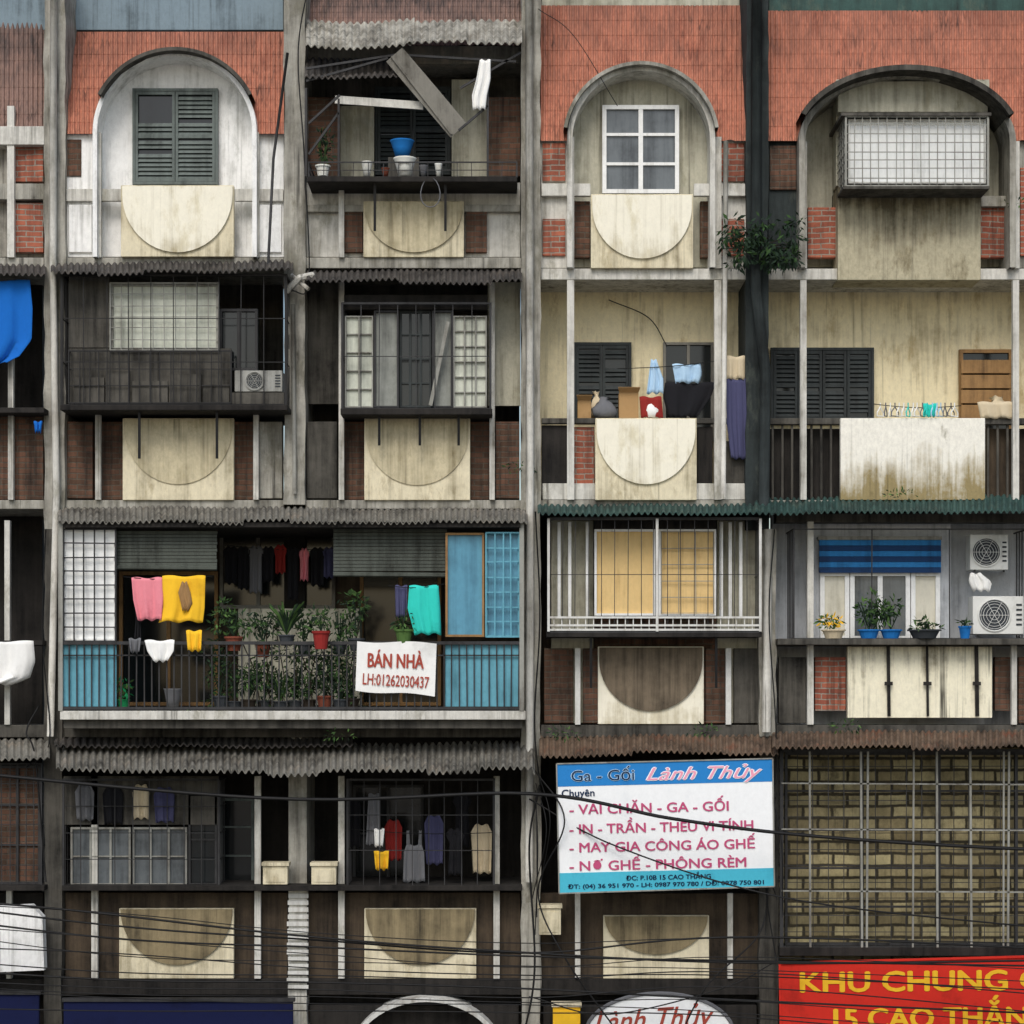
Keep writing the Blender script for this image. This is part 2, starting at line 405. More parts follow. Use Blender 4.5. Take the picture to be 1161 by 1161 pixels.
def cage(a,t,c,b,y0,y1,nv,nh,mat,r=.012,floor=True,fr=.03,label=None,name='window_cage',side=.14):
    m=MB(); tl=P(a,t,y0);br=P(c,b,y0); x0,x1,z1,z0=tl.x,br.x,tl.z,br.z
    for x in (x0,x1):
        m.beam((x,y0,z0),(x,y0,z1),fr)
        for z in (z0,z1): m.beam((x,y0,z),(x,y1,z),fr)
    for z in (z0,z1): m.beam((x0,y0-.002,z),(x1,y0-.002,z),fr*.97)
    for i in range(1,nv):
        x=x0+(x1-x0)*i/nv+R.uniform(-.008,.008); m.beam((x,y0,z0),(x+R.uniform(-.01,.01),y0,z1),r*2)
    for j in range(1,nh):
        z=z0+(z1-z0)*j/nh+R.uniform(-.008,.008); m.beam((x0,y0+.012,z),(x1,y0+.012,z+R.uniform(-.008,.008)),r*1.9)
        for x in (x0,x1): m.beam((x,y0,z),(x,y1,z),r*1.8)
    ns=max(2,int((y1-y0)/side))
    for x in (x0,x1):
        for i in range(1,ns):
            y=y0+(y1-y0)*i/ns; m.beam((x,y,z0),(x,y,z1),r*2)
    return m.obj(name,B,mat,label)
def ledge(a,c,py,y0,y1,mat='concrete_dark',th=6): return bx('balcony_ledge',a,py,c,py+th,y0,y1,mat)
def brackets(xs,t,b,y0,mat='metal_black'):
    for x in xs:
        m=MB(); m.beam(P(x,t,y0+.03),P(x,b,-.04 if y0>-.2 else y0+.12),.035); m.beam(P(x,t+1,y0+.03),P(x,t+1,-.05),.03)
        m.obj('support_bracket',B,mat)
def corrugated(a,c,tp,yb,bp,yf,mat,per=7,amp=.022,sag=0,label=None,jag=1.2):
    m=MB(); st=per/6; n=int((c-a)/st); h=7
    js=[R.uniform(-jag,jag) for _ in range(n//45+3)]
    for i in range(n+1):
        x=a+(c-a)*i/n; jj=js[i//45]; w=sag*math.sin(math.pi*i/n)+1.1*math.sin(i*.013+a)+.7*math.sin(i*.047)
        for j in range(h):
            t=j/(h-1); y=yb+(yf-yb)*t; py=tp+(bp-tp)*t+w+jj*t*1.3
            p=P(x,py,y); p.z+=amp*math.sin(2*math.pi*i/6); m.v.append(p)
    for i in range(n):
        for j in range(h-1):
            m.f.append([i*h+j,(i+1)*h+j,(i+1)*h+j+1,i*h+j+1]); m.mi.append(0)
    o=m.obj('awning',B,mat,label,smooth=False)
    md=o.modifiers.new('thick','SOLIDIFY'); md.thickness=.008
    return o
# ================= ROW A (top)
bx('wall',L,145,50,291.5,.14,.3,'concrete'); bricks(8,165,49,206); bricks(8,230,49,286,y=.0); bx('roof_band',L,143,50,164,-.12,.6,'concrete_light'); bx('sill_band',L,208,49.8,226,-.06,.13,'concrete')
bx('wall',74,152,105,291.5,.02,.4,'white_wall'); bx('wall',291.5,152,322,291.5,.02,.4,'white_wall')
bx('sill_band',75,214,138,228,-.05,.01,'concrete_light'); bx('sill_band',266,214,321,228,-.05,.01,'concrete_light')
bricks(75,158,92,200,y=-.0,mat='brick_brown')
for a,c in ((78,104),(294,319)): bricks(a,232,c,286,'white_wall',y=-.02)
shutters(150,100,247,209,.1,2,'shutter_green','shutter_green',openings=((0,106,136),))
apron(137,210,265,291,'cream_panel','cream',286,.12,y=-.12)
bx('wall',346,52,591,291.5,.9,1.1,'concrete_dark')
bx('wall',347,110,384,200,.3,.9,'brick_brown'); bx('wall',553,110,590,200,.3,.9,'brick_brown')
bx('wall',512,90,553,200,.55,.9,'grey_wall'); bx('wall',384,120,424,200,.6,.9,'grey_wall')
bx('lintel',347,52,590,72,.2,.95,'corr_grey')
shutters(425,98,511,198,.7,2,'shutter_dark','shutter_dark')
corrugated(347,470,22,.15,49,-.55,'corr_bleach',8,label='dirty bleached corrugated canopy sheet',jag=3,sag=3); corrugated(462,592,26,.12,52,-.6,'corr_bleach',9,label='dirty bleached corrugated canopy sheet',jag=3,sag=-2)
corrugated(346,450,66,.2,84,-.5,'corr_dark',7,label='rusted lower canopy sheet',jag=3)
m=MB(); m.beam(P(447,62,-.5),P(520,148,-.35),.3,.03); m.beam(P(444,64,-.53),P(512,152,-.38),.03); m.obj('broken_awning_flap',B,'wood_grey','loose weathered board hanging from the awning')
m=MB(); m.beam(P(380,113,-.3),P(480,120,-.3),.11,.03); m.obj('plank',B,'concrete_light')
m=MB()
for s_,e_ in (((347,78),(450,62)),((450,62),(585,70)),((347,92),(440,66)),((522,100),(590,60)),((350,140),(385,108)),((553,70),(553,200)),((384,112),(384,200)),((350,175),(384,128)),((520,148),(553,120)),((347,100),(347,200))): m.beam(P(*s_,-.45),P(*e_,-.45),.03)
m.obj('awning_frame',B,'metal_dark')
ledge(348,586,200,-.6,.9,'soot_shade',6); cage(350,184,586,201,-.58,.2,14,2,'metal_dark',.005,fr=.018)
bx('wall',347,207,590,291.5,.1,.3,'concrete_light'); bricks(390,240,411,286,'brick_brown'); bricks(528,240,552,286,'brick_brown')
bx('sill_band',347,232,590,240,-.0,.09,'concrete'); apron(412,228,526,291.5,'cream_panel','u_mid',286,.1,y=-.08); brackets((425,505),206,262,-.5)
bx('wall',613,158,643,304,.02,.4,'concrete_light'); bx('wall',811,158,846,304,.02,.4,'concrete_light')
for a,c in ((615,641),(817,844)): bricks(a,162,c,206,'brick_red',-.02); bricks(a,248,c,290,'brick_red',-.02)
for a,c in ((643.5,669),(788,809)): bricks(a+6,228,c,292,'brick_brown',.1)
bx('sill_band',614,208,669.5,222,-.08,.01,'concrete_light'); bx('sill_band',787,208,845,222,-.08,.01,'concrete_light')
window(683,119,770,219,.12,2,3,'paint_white','glass_grey',4.6)
apron(670,220,786,304,'cream_panel','cream',293,.18,y=-.12)
bx('wall',871,160,906,304,.02,.4,'concrete_black'); bx('wall',1152.5,160,1200,304,.02,.4,'concrete')
bricks(873,165,903,215,'brick_brown',-.02); bricks(916,235,950,292,'brick_red',.1); bricks(1111,235,1147,292,'brick_red',.1); bricks(1157,190,1198,290,'brick_red',-.02)
bx('dormer_wall',948,90,1122,211,.1,.44,'grey_wall'); bx('dormer_wall',950,212,1112,317.5,-.12,.44,'grey_stain','damp stained cement apron below the cage')
bx('cage_hood_panel',950,92,1120,127,-.12,.1,'grey_wall','plain grey cement panel above the cage')
e=window(962,135,1118,208,-.56,1,1,'metal_white','panel_white',2,label='white translucent sheeting inside the cage')
bx('side_panel',959,134,962,209,-.54,.1,'concrete_dark'); bx('side_panel',1119,134,1121.5,209,-.54,.1,'grey_wall')
cage(959,132,1120,211,-.64,.1,17,8,'metal_grey',.006,fr=.025)
bx('window_box_roof',954,127.5,1124,131,-.68,.44,'concrete_dark'); bx('window_box_floor',956,211,1122,214,-.66,-.13,'concrete_dark')
bx('sill_band',1112.5,222,1146,234,0,.34,'concrete')
# ================= ROW B
corrugated(L,52,300,.0,312,-.5,'corr_dark')
bx('parapet_wall',L,470,49,566.5,.02,.15,'brick_brown'); ledge(L,50,462,-.4,.2,'soot_shade')
corrugated(58,332,296,.1,309,-.75,'corr_dark',7,jag=2)
bx('enclosure_wall',78,395,262,457,-.42,-.38,'concrete_dark'); bx('enclosure_wall',78,312,124,394,-.3,-.27,'concrete_dark')
window(126,322,247,396,-.42,1,1,'metal_grey','panel_frost',2,label='frosted panel behind a wire grid')
cage(125,321,248,397,-.46,-.43,10,6,'metal_grey',.006,fr=.02)
window(248.5,350,292,420,-.3,2,1,'metal_dark','glass_dark',3)
cage(70,312,324,460,-.55,.6,10,3,'metal_black',.006,fr=.035); ledge(68,326,459,-.6,1.1,'soot_shade',6)
m=MB()
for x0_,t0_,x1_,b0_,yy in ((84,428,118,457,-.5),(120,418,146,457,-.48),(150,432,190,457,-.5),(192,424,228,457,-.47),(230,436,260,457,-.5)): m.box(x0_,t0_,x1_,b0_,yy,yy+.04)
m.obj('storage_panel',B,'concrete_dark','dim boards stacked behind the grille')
cage(78,398,262,457,-.53,-.44,16,3,'metal_black',.006,fr=.02)
bricks(76,478,105,565,'brick_brown'); bricks(294,478,320,565,'concrete',.05); bx('wall',107,478,290,566.5,.1,.2,'brick_brown')
apron(139,474,265,567,'cream_panel','u_mid',549,.12,y=-.08,proud=.02); brackets((158,246),465,520,-.5)
corrugated(348,592,306,.1,320,-.7,'corr_dark',7,jag=2)
bx('enclosure_wall',348,320,389,458,.3,.35,'concrete_dark'); bx('enclosure_wall',553,320,590,460,.2,.25,'grey_wall')
window(391,358,423,462,-.32,2,5,'metal_grey','panel_frost',1.6); window(514,358,552,462,-.32,3,6,'metal_grey','panel_frost',1.6)
window(424,352,452,462,-.3,1,1,'metal_dark','panel_grey',2); window(453,352,489,462,-.22,3,4,'shutter_dark','glass_dark',2.4); window(490,352,513,462,-.3,1,1,'metal_dark','panel_grey',2)
bx('enclosure_wall',390,334,553,351,-.3,-.2,'soot_shade')
m=MB(); m.beam(P(508,365,-.38),P(488,460,-.38),.05); m.obj('brace',B,'metal_grey')
cage(388,344,556,464,-.42,.6,8,2,'metal_dark',.006,fr=.03); ledge(386,558,463,-.5,1.1,'soot_shade',7)
bx('wall',390,478,556,566.5,.1,.2,'brick_brown'); bricks(348,478,382,565,'concrete_dark'); bricks(562,478,589,565,'brick_brown')
apron(413,474,533,567,'cream_panel','u_mid',550,.2,y=-.08,proud=.02); brackets((430,476,520),468,505,-.4)
shutters(650,388,716,474,.8,2,'shutter_dark','shutter_dark')
window(752,388,809,500,.8,2,1,'wood_grey','glass_dark',3,name='door')
bx('parapet_wall',614,482,645,566.5,.05,.2,'soot_shade'); bricks(651,484,674,566.5,'brick_red',.05); bx('parapet_wall',791,484,808,566.5,.05,.2,'soot_shade'); bx('parapet_wall',819,500,845,566.5,.05,.2,'concrete_dark')
bx('handrail',614,474,845,480,-.02,.12,'concrete_dark'); bx('sill_band',615,548,845,566.5,-.03,.04,'concrete_light')
apron(675,474,790,567,'cream_panel','cream',549,.18,y=-.12)
shutters(874,394,991,480,.8,4,'shutter_dark','shutter_dark'); window(1088,396,1148,500,.8,1,1,'wood','glass_dark',4,name='door')
m=MB()
for k in range(4): m.box(1090,408+k*17,1146,423+k*17,.73,.77)
m.obj('boarded_panel',B,'wood','plywood boards nailed across the doorway')
bx('handrail',872,474,1199,481,-.02,.12,'concrete_dark'); bx('parapet_wall',872,486,953,566.5,.2,.3,'soot_shade'); bx('parapet_wall',1118,486,1199,566.5,.2,.3,'soot_shade_brown')
for r0,r1 in ((876,952),(1120,1198)):
    m=MB()
    for x in range(r0,r1,11): m.beam(P(x,481,.05),P(x,566,.05),.03)
    m.obj('balustrade',B,'concrete_dark')
apron(953,474,1117,567,'cream_stain',None,y=-.12,label='white parapet panel with brown water stains')
# ================= ROW C
corrugated(66,598,574,.1,592,-.85,'corr_grey',7,jag=2)
bx('soffit',71,592,590,598,-.8,1.2,'soot_shade')
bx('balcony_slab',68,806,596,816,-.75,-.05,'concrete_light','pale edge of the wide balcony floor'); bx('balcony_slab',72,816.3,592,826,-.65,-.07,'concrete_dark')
def railing(a,c,t,b,y,st,mat):
    m=MB(); m.beam(P(a,t,y),P(c,t,y),.045); m.beam(P(a,b,y),P(c,b,y),.04); m.beam(P(a,t+14,y),P(c,t+14,y),.018); x=a
    while x<=c:
        m.beam(P(x,t,y),P(x+R.uniform(-.8,.8),b,y),.018); x+=st
    return m.obj('railing',B,mat)
railing(70,592,729,803,-.72,8.5,'metal_dark')
bx('corner_post',66,592,71,806,-.76,-.7,'metal_grey'); bx('corner_post',589,592,594,806,-.76,-.7,'metal_grey')
window(72,600,131,726,-.66,1,1,'paint_white','panel_white',2); cage(72,600,131,727,-.7,-.67,5,8,'metal_dark',.009,fr=.02)
bx('enclosure_panel',72,731,132,801,-.68,-.66,'paint_blue'); bx('enclosure_panel',505,731,589,801,-.68,-.66,'paint_blue')
window(505,604,549,722,-.66,1,1,'wood','glass_blue',2.5); window(551,604,589,722,-.66,1,1,'paint_blue','glass_blue',2); cage(551,604,589,722,-.7,-.67,4,7,'paint_blue',.01,fr=.02)
def blind(a,c,t,b,y,mat='blind'):
    m=MB(); n=int((b-t)/4)
    for k in range(n): m.box(a,t+k*4,c+R.uniform(-1,1),t+k*4+3.4,y-.006*(k%2),y+.012)
    m.tube([P(a,b+1,y),P(c,b+2.2,y)],.035); return m.obj('roller_blind',B,mat)
blind(116,246,602,642,-.55); blind(378,506,600,650,-.5)
window(135,648,247,800,1.1,2,1,'wood','glass_dark',4,name='door'); window(249,600,380,690,1.1,3,1,'wood_grey','glass_dark',4); window(408,650,500,800,1.1,2,1,'wood','glass_dark',4,name='door')
bx('wall',270,690,408,800,.6,1.18,'grey_wall')
corrugated(610,864,570,.1,583,-.75,'corr_green',7)
window(674,600,743,698,-.18,1,1,'paint_white','curtain_tan',2.6,label='window with plain tan curtain drawn'); window(747,600,812,698,-.18,1,1,'paint_white','curtain_tan',2.2,label='window with plain tan curtain drawn')
cage(750,603,809,695,-.2,-.185,3,5,'metal_grey',.005,fr=.008)
bx('wall',625,590,673,820,.1,.5,'grey_wall'); bx('wall',813,590,860,820,.1,.5,'grey_wall'); bx('wall',674,590,812,599.5,-.15,.5,'soot_shade'); bx('wall',673.5,699,812.5,821,.1,.5,'brick_brown')
for x in (634,646,666,818,828,840): post(x,592,700,3.5,'paint_white',-.15)
cage(622,588,862,716,-.58,.3,16,2,'metal_dark',.005,fr=.04); ledge(620,864,717,-.6,.35,'soot_shade',5)
m=MB()
for q in (700,709,714): m.beam(P(622,q,-.6),P(862,q,-.6),.028)
for x in (622,745,862): m.beam(P(x,588,-.61),P(x,716,-.61),.035)
m.obj('cage_rail',B,'metal_white')
m=MB()
for x in range(628,860,9): m.beam(P(x,700,-.585),P(x,714,-.585),.014)
m.obj('cage_tray',B,'metal_white')
bricks(617,735,650,820,'brick_brown'); bricks(661,735,679,820,'brick_brown'); bricks(800,735,822,820,'brick_brown'); bricks(832,735,860,820,'concrete_dark')
apron(678,733,798,821,'cream','u_dark',806,.2,y=-.08)
brackets((670,812),722,780,-.5)
corrugated(856,1230,564,.1,581,-.75,'corr_green',7,label='green corrugated awning')
bx('fascia',880,582,1199,592,-.1,.2,'concrete_dark')
WY=.2
bx('wall',921,592,1078,729,WY+.06,.55,'grey_blue_wall')
window(930,648,963,726,WY-.03,1,1,'paint_white','curtain_pale',5); window(964,648,1032,726,WY-.03,2,1,'paint_white','glass_grey',5); window(1033,648,1066,726,WY-.03,1,1,'paint_white','curtain_pale',5)
bl=empty('window_awning',P(998,650,WY-.1),B); bl['label']='faded blue striped blind above the window'
bx('roller',928,608,1068,612,WY-.1,WY+.05,'metal_grey',par=bl)
ms=MB(); mt_=MB()
for k in range(6):
    (ms if k%2 else mt_).box(929,612.3+k*6.2,1067,612.3+k*6.2+6.0,WY-.1-.012*(k%2),WY-.06)
ms.obj('dark_stripe',bl,'blue_stripe'); mt_.obj('cloth',bl,'blue_awning')
cage(900,600,1165,724,-.3,.5,3,1,'metal_dark',.008,fr=.02); ledge(882,1199,724,-.4,.7,'concrete_dark',7)
bricks(924,745,959,806,'brick_red'); bricks(1128,745,1148,806,'brick_brown'); bricks(883,745,914,820,'concrete_dark'); bricks(1155,745,1199,820,'brick_brown')
apron(961,733,1125,814,'cream_drip',None,y=-.1,label='cream parapet panel streaked with black drips')
for x,w in ((1007,3),(1051,2.2),(1107,3.5)):
    m=MB(); m.beam(P(x,731,-.16),P(x+1,812,-.13),w*S*1.2,.02); m.beam(P(x-4,775,-.16),P(x+5,775,-.16),.05,.03); m.obj('support_bracket',B,'soot_shade')
# ================= ROW D
corrugated(64,606,842,.05,874,-1.0,'corr_grey',8,.028,sag=4,label='grey sagging corrugated sheet awning',jag=3)
corrugated(62,400,836,.02,846,-.4,'corr_dark',8)
corrugated(612,882,832,.05,856,-.7,'corr_rust',7,jag=2); corrugated(876,1230,828,.05,848,-.8,'corr_rust',7,jag=2)
corrugated(L,56,838,.0,860,-.6,'corr_grey',8)
bx('enclosure_wall',72,880,248,935,-.1,-.05,'concrete_dark')
window(80,938,148,1004,-.12,3,2,'metal_grey','glass_grey',2.2); window(150,938,212,1004,-.12,3,2,'metal_grey','glass_grey',2.2); window(213.5,900,246,1004,-.1,1,2,'metal_dark','glass_dark',2.5)
cage(72,884,248,1005,-.22,.5,9,4,'metal_dark',.006,fr=.03)
window(249,905,288,1003,.5,1,3,'shutter_green','glass_dark',3)
cage(394,884,560,1005,-.25,.6,9,3,'metal_dark',.006,fr=.03); window(400,890,480,1000,1.1,2,2,'metal_dark','glass_dark',3)
ledge(70,592,1004,-.35,1.1,'soot_shade',6)
bx('wall',74,1012,326,1109.5,.06,.2,'soot_shade_brown'); bx('wall',349,1012,590,1109.5,.06,.2,'soot_shade_brown')
apron(135,1030,265,1109.5,'cream_panel','u_brown',1094,.0,y=-.06); apron(413,1030,540,1109.5,'cream_panel','u_brown',1094,.0,y=-.06)
m=MB()
for k in range(14): m.box(326+R.uniform(-1,1),1013+k*8,349.5,1018+k*8,-.17,-.13)
m.obj('louvre_strip',B,'metal_white','pale slatted strip fixed to the pillar')
bx('wall',L,1012,49,1109.5,.06,.2,'soot_shade'); ledge(L,50,1004,-.35,.8,'soot_shade')
window(-60,868,46,1003,-.12,4,3,'metal_dark','brick_brown',3,label='brown window behind bars'); cage(-60,866,47,1004,-.2,.3,12,6,'metal_dark',.006,fr=.02)
bx('wall',613.5,1013,860,1109.5,.06,.2,'soot_shade_brown'); apron(684,1038,804,1109.5,'cream_panel','u_brown',1082,.0,y=-.06); post(655,1013,1109.5,6); post(828,1013,1109.5,6)
window(890,853,1240,1072,-.1,4,5,'metal_dark',None,3,label='barred balcony enclosure')
cage(886,851,1240,1075,-.3,.15,20,12,'metal_dark',.005,fr=.05,label='large dark steel cage over the brick balcony')
m=MB()
for x in (918,976,984,1036,1062,1100,1138,1144,1190): m.beam(P(x,852,-.33),P(x+R.uniform(-2,2),1074,-.33),R.choice((.025,.03)))
for q in (888,940,1010): m.beam(P(886,q,-.335),P(1240,q+2,-.335),.02)
m.obj('pale_cage_bar',B,'metal_grey')
bx('balcony_ledge',884,1074,1242,1084,-.34,.14,'soot_shade')
# ================= ROW E
for a,c in ((74,322),(351,588),(616,858),(886,1198)):
    e=empty('shop_shutter',P((a+c)/2,BOT,.2),B)
    m=MB()
    for k in range(22): m.box(a+6,1166+k*10,c-6,1174+k*10,.22,.28)
    m.obj('slat_curtain',e,'metal_dark'); bx('shutter_box',a,1140,c,1164,.0,.29,'soot_shade',par=e)
m=MB(); N=28; cx,cy,rx,ry=483,1205,90,74
for i in range(N):
    q=[]
    for an in (math.pi-math.pi*i/N,math.pi-math.pi*(i+1)/N):
        for o in (0,5): q.append(P(cx+(rx-o)*math.cos(an),cy-(ry-o)*math.sin(an),-.35))
    a0,c0,a1,c1=q; b=lambda p:Vector((p.x,.2,p.z)); m.face([a0,a1,c1,c0]); m.face([a1,a0,b(a0),b(a1)]); m.face([c0,c1,b(c1),b(c0)])
m.obj('arched_canopy',B,'metal_white','pale arched canopy frame over the shopfront')
def pipe(pts,r,mat): return MB().tube([P(*p) for p in pts],r,8).obj('drain_pipe',B,mat,smooth=True)
pipe([(61,-30,-.22),(60,300,-.22),(64,560,-.22),(57,835,-.22)],.05,'concrete_light')
pipe([(600,-30,-.22),(601,560,-.22),(600,1000,-.22)],.055,'concrete_light'); pipe([(858,-30,-.2),(857,330,-.24),(868,420,-.24),(866,600,-.22)],.075,'concrete_black')
pipe([(871,600,-.22),(869,830,-.22)],.06,'concrete_light'); pipe([(304,300,-.3),(310,180,-.3),(326,60,-.3)],.02,'metal_dark')
pipe([(823,160,-.2),(822,300,-.2),(820,566,-.2)],.035,'concrete_light'); pipe([(332,345,-.18),(334,560,-.18)],.03,'metal_grey')
# ------------------------------------------------------------ loose things
def cloth(name,rows,y,mat,label,cat='laundry',amp=.03,nf=3.0,group=None,par=None):
    m=MB(); t0,t1=rows[0][0],rows[-1][0]; nr=max(5,int((t1-t0)/4)); nc=18
    def at(py):
        for (p0,a0,b0),(p1,a1,b1) in zip(rows,rows[1:]):
            if p0<=py<=p1:
                k=(py-p0)/max(1e-6,p1-p0); return a0+(a1-a0)*k,b0+(b1-b0)*k
        return rows[-1][1:]
    ph=R.uniform(0,6)
    for j in range(nr+1):
        py=t0+(t1-t0)*j/nr; l,r=at(py); s=.3+.7*j/nr
        for i in range(nc+1):
            u=i/nc; yy=y+amp*s*(math.sin(u*nf*6.28*.7+ph+.5*j/nr)+.4*math.sin(u*nf*11+ph*2-.9*j/nr))
            m.v.append(P(l+(r-l)*u, py+(1.4*math.sin(u*nf*4.4+ph+1) if j>nr-2 else 0)-(.9*math.sin(u*9) if j==0 else 0),yy))
    for j in range(nr):
        for i in range(nc):
            q=j*(nc+1)+i; m.f.append([q,q+1,q+nc+2,q+nc+1]); m.mi.append(0)
    o=m.obj(name,par,mat,smooth=True); md=o.modifiers.new('t','SOLIDIFY'); md.thickness=.006
    if par is None: tag(o,label,cat,group)
    return o
def line(a,b,y,label):
    p=P(*a,y);q=P(*b,y); pts=[p.lerp(q,i/10)-Vector((0,0,.04*math.sin(math.pi*i/10))) for i in range(11)]
    return tag(MB().tube(pts,.006,5).obj('clothesline',None,'wire'),label,'clothesline')
G='laundry hung out on the balconies'
YC=-.78
cloth('hanging_towel',[(655,149,184),(680,151,185),(703,156,183)],YC,'cl_pink','pink towel hung on the balcony line',group=G)
cloth('hanging_towel',[(653,184,233),(690,185,232),(705,180,230)],YC-.03,'cl_yellow','bright yellow towel hung on the balcony line',group=G)
cloth('towel_motif',[(660,206,212),(672,202,216),(684,205,218),(692,207,213)],YC-.075,'wood','brown motif of the yellow towel, added as a separate cloth piece',group=G,amp=.012)  # motif of the yellow towel, modelled as its own small cloth
cloth('hanging_towel',[(664,464,497),(690,462,499),(719,470,500)],YC,'cl_teal','turquoise towel hung on the balcony line',group=G)
cloth('hanging_towel',[(664,448,462),(700,449,461)],YC+.05,'cl_purple','small dark cloth hung beside a towel',group=G)
cloth('hanging_cloth',[(726,164,198),(738,167,197),(750,174,190)],YC-.03,'cl_white','white cloth draped on the balcony rail',group=G)
cloth('hanging_cloth',[(715,211,229),(738,213,228)],YC-.03,'cl_yellow','small yellow cloth on the balcony rail',group=G)
cloth('hanging_cloth',[(724,146,160),(740,148,158)],YC-.03,'cl_grey','grey cloth on the balcony rail',group=G)
cloth('hanging_cloth',[(655,152,158),(700,154,159),(726,152,160)],YC+.1,'cl_black','dark cloth behind the towels',group=G)
line((140,654),(240,653),YC,'thin clothesline strung under the balcony roof'); line((440,664),(504,662),YC,'thin clothesline strung under the balcony roof')
line((255,618),(378,622),.6,'thin clothesline inside the deep balcony')
for x,w,t,b,mt,lb in ((262,14,620,662,'cl_black','dark shirt hanging in the deep balcony'),(276,12,620,668,'cl_black','dark shirt hanging in the deep balcony'),(290,14,619,672,'cl_grey','grey shirt hanging in the deep balcony'),(304,12,620,660,'cl_black','dark shirt hanging in the deep balcony'),(318,11,618,650,'cl_red','dark red shirt hanging in the deep balcony'),(332,12,620,680,'cl_black','black trousers hanging in the deep balcony'),(345,9,622,658,'cl_pink','pink shirt hanging in the deep balcony'),(360,14,621,664,'cl_black','black shirt hanging in the deep balcony'),(373,12,621,655,'cl_purple','dark purple shirt hanging in the deep balcony')):
    cloth('hanging_shirt',[(t,x-w*.3,x+w*.3),(t+5,x-w*.7,x+w*.7),(t+12,x-w*.5,x+w*.5),(b,x-w*.5,x+w*.5)],.6,mt,lb,group=G)
line((396,940),(560,944),-.1,'thin clothesline behind the cage')
cloth('hanging_cloth',[(965,424,441),(986,426,440)],-.15,'cl_yellow','yellow cloth pegged behind the dark cage',group=G)
# vest with two shoulder straps
v_=tag(empty('hanging_vest',P(469,1000,.0)),'grey sleeveless vest hanging behind the dark cage','laundry',G)
cloth('body',[(958,461,478),(966,458,481),(1000,457,482)],.0,'cl_grey','',par=v_); cloth('strap',[(942,461,464),(958.5,461,465)],.0,'cl_grey','',par=v_,amp=.005); cloth('strap',[(942,475,478),(958.5,474,478)],.0,'cl_grey','',par=v_,amp=.005)
cloth('hanging_shirt',[(940,510,520),(946,505,528),(956,510,523),(992,508,525)],-.1,'cl_black','black shirt hanging behind the dark cage',group=G)
cloth('hanging_shirt',[(900,520,528),(906,512,536),(916,517,531),(960,516,532)],.3,'cl_black','black shirt hanging behind the dark cage',group=G)
cloth('hanging_cloth',[(900,418,430),(958,415,432)],-.05,'cl_grey','grey garment hanging behind the dark cage',group=G)
cloth('hanging_cloth',[(940,424,436),(960,425,434)],-.14,'cl_white','white cloth pegged behind the dark cage',group=G)
for x,t,b,w,mt in ((400,905,960,9,'cl_black'),(446,930,975,10,'cl_red'),(492,925,980,11,'cl_purple'),(546,935,990,12,'cl_beige'),(96,890,930,11,'cl_grey'),(128,892,934,12,'cl_black'),(160,890,928,10,'cl_beige'),(186,893,932,12,'cl_purple')):
    cloth('hanging_cloth',[(t,x-w*.6,x+w*.6),(t+8,x-w,x+w),(b,x-w*.8,x+w*.9)],.2 if x>300 else -.16,mt,'dim garment hanging behind the dark cage',group=G)
line((700,418),(845,404),-.02,'clothesline stretched across the open balcony')
cloth('hanging_cloth',[(408,738,744),(430,735,752),(446,733,752)],.0,'cl_ltblue','pale blue cloth on the balcony line',group=G)
cloth('hanging_cloth',[(413,762,794),(424,764,796),(434,766,792)],.0,'cl_ltblue','folded white and pale blue cloth on the line',group=G)
cloth('hanging_cloth',[(434,754,812),(450,752,806),(473,758,790)],.02,'cl_black','large black cloth over the balcony rail',group=G)
cloth('hanging_cloth',[(404,822,846),(430,821,847)],-.06,'cl_beige','beige cloth on the line beside the pillar',group=G)
cloth('hanging_cloth',[(430,823,846),(480,824,847),(520,829,846)],-.06,'cl_purple','long dark purple cloth beside the pillar',group=G)
cloth('hanging_cloth',[(450,725,750),(474,727,752)],-.03,'cl_red','dark red cloth over the balcony rail',group=G)
def carton(a,t,c,b,y):
    m=MB(); m.box(a,t,c,b,y,y+.3); p=P(a,t,y);q=P(c,t,y)
    m.hexa([(p.x,y,p.z),(q.x,y,p.z),(q.x,y+.01,p.z+.005),(p.x,y+.01,p.z+.005),(p.x-.02,y-.1,p.z+.06),(q.x+.02,y-.1,p.z+.06),(q.x+.02,y-.09,p.z+.065),(p.x-.02,y-.09,p.z+.065)])
    return tag(m.obj('cardboard_box',None,'cardboard'),'open cardboard box standing on the balcony rail','box')
carton(702,445,724,474,-.0); carton(655,454,670,474,.02)
def bag(x,b,w,h,y,mat,label):
    m=MB(); c=P(x,b,y); w*=S;h*=S
    m.lathe(c,[(w*.45,0),(w*.52,h*.2),(w*.5,h*.45),(w*.36,h*.7),(w*.14,h*.86),(w*.22,h)],12)
    for i in range(len(m.v)): m.v[i]+=Vector((R.uniform(-.1,.1)*w,R.uniform(-.1,.1)*w,R.uniform(-.05,.05)*h))
    return tag(m.obj('plastic_bag',None,mat,smooth=True),label,'bag')
bag(685,474,26,24,.1,'cl_grey','grey knotted plastic bag on the rail'); bag(738,474,16,20,.02,'cl_white','white plastic bag on the balcony rail'); bag(676,474,16,30,.35,'cl_beige','beige sack standing on the balcony')
bag(1130,480,30,30,.3,'cl_beige','beige sack leaning by the boarded door')
line((990,458),(1090,460),-.1,'clothesline with empty hangers above the parapet')
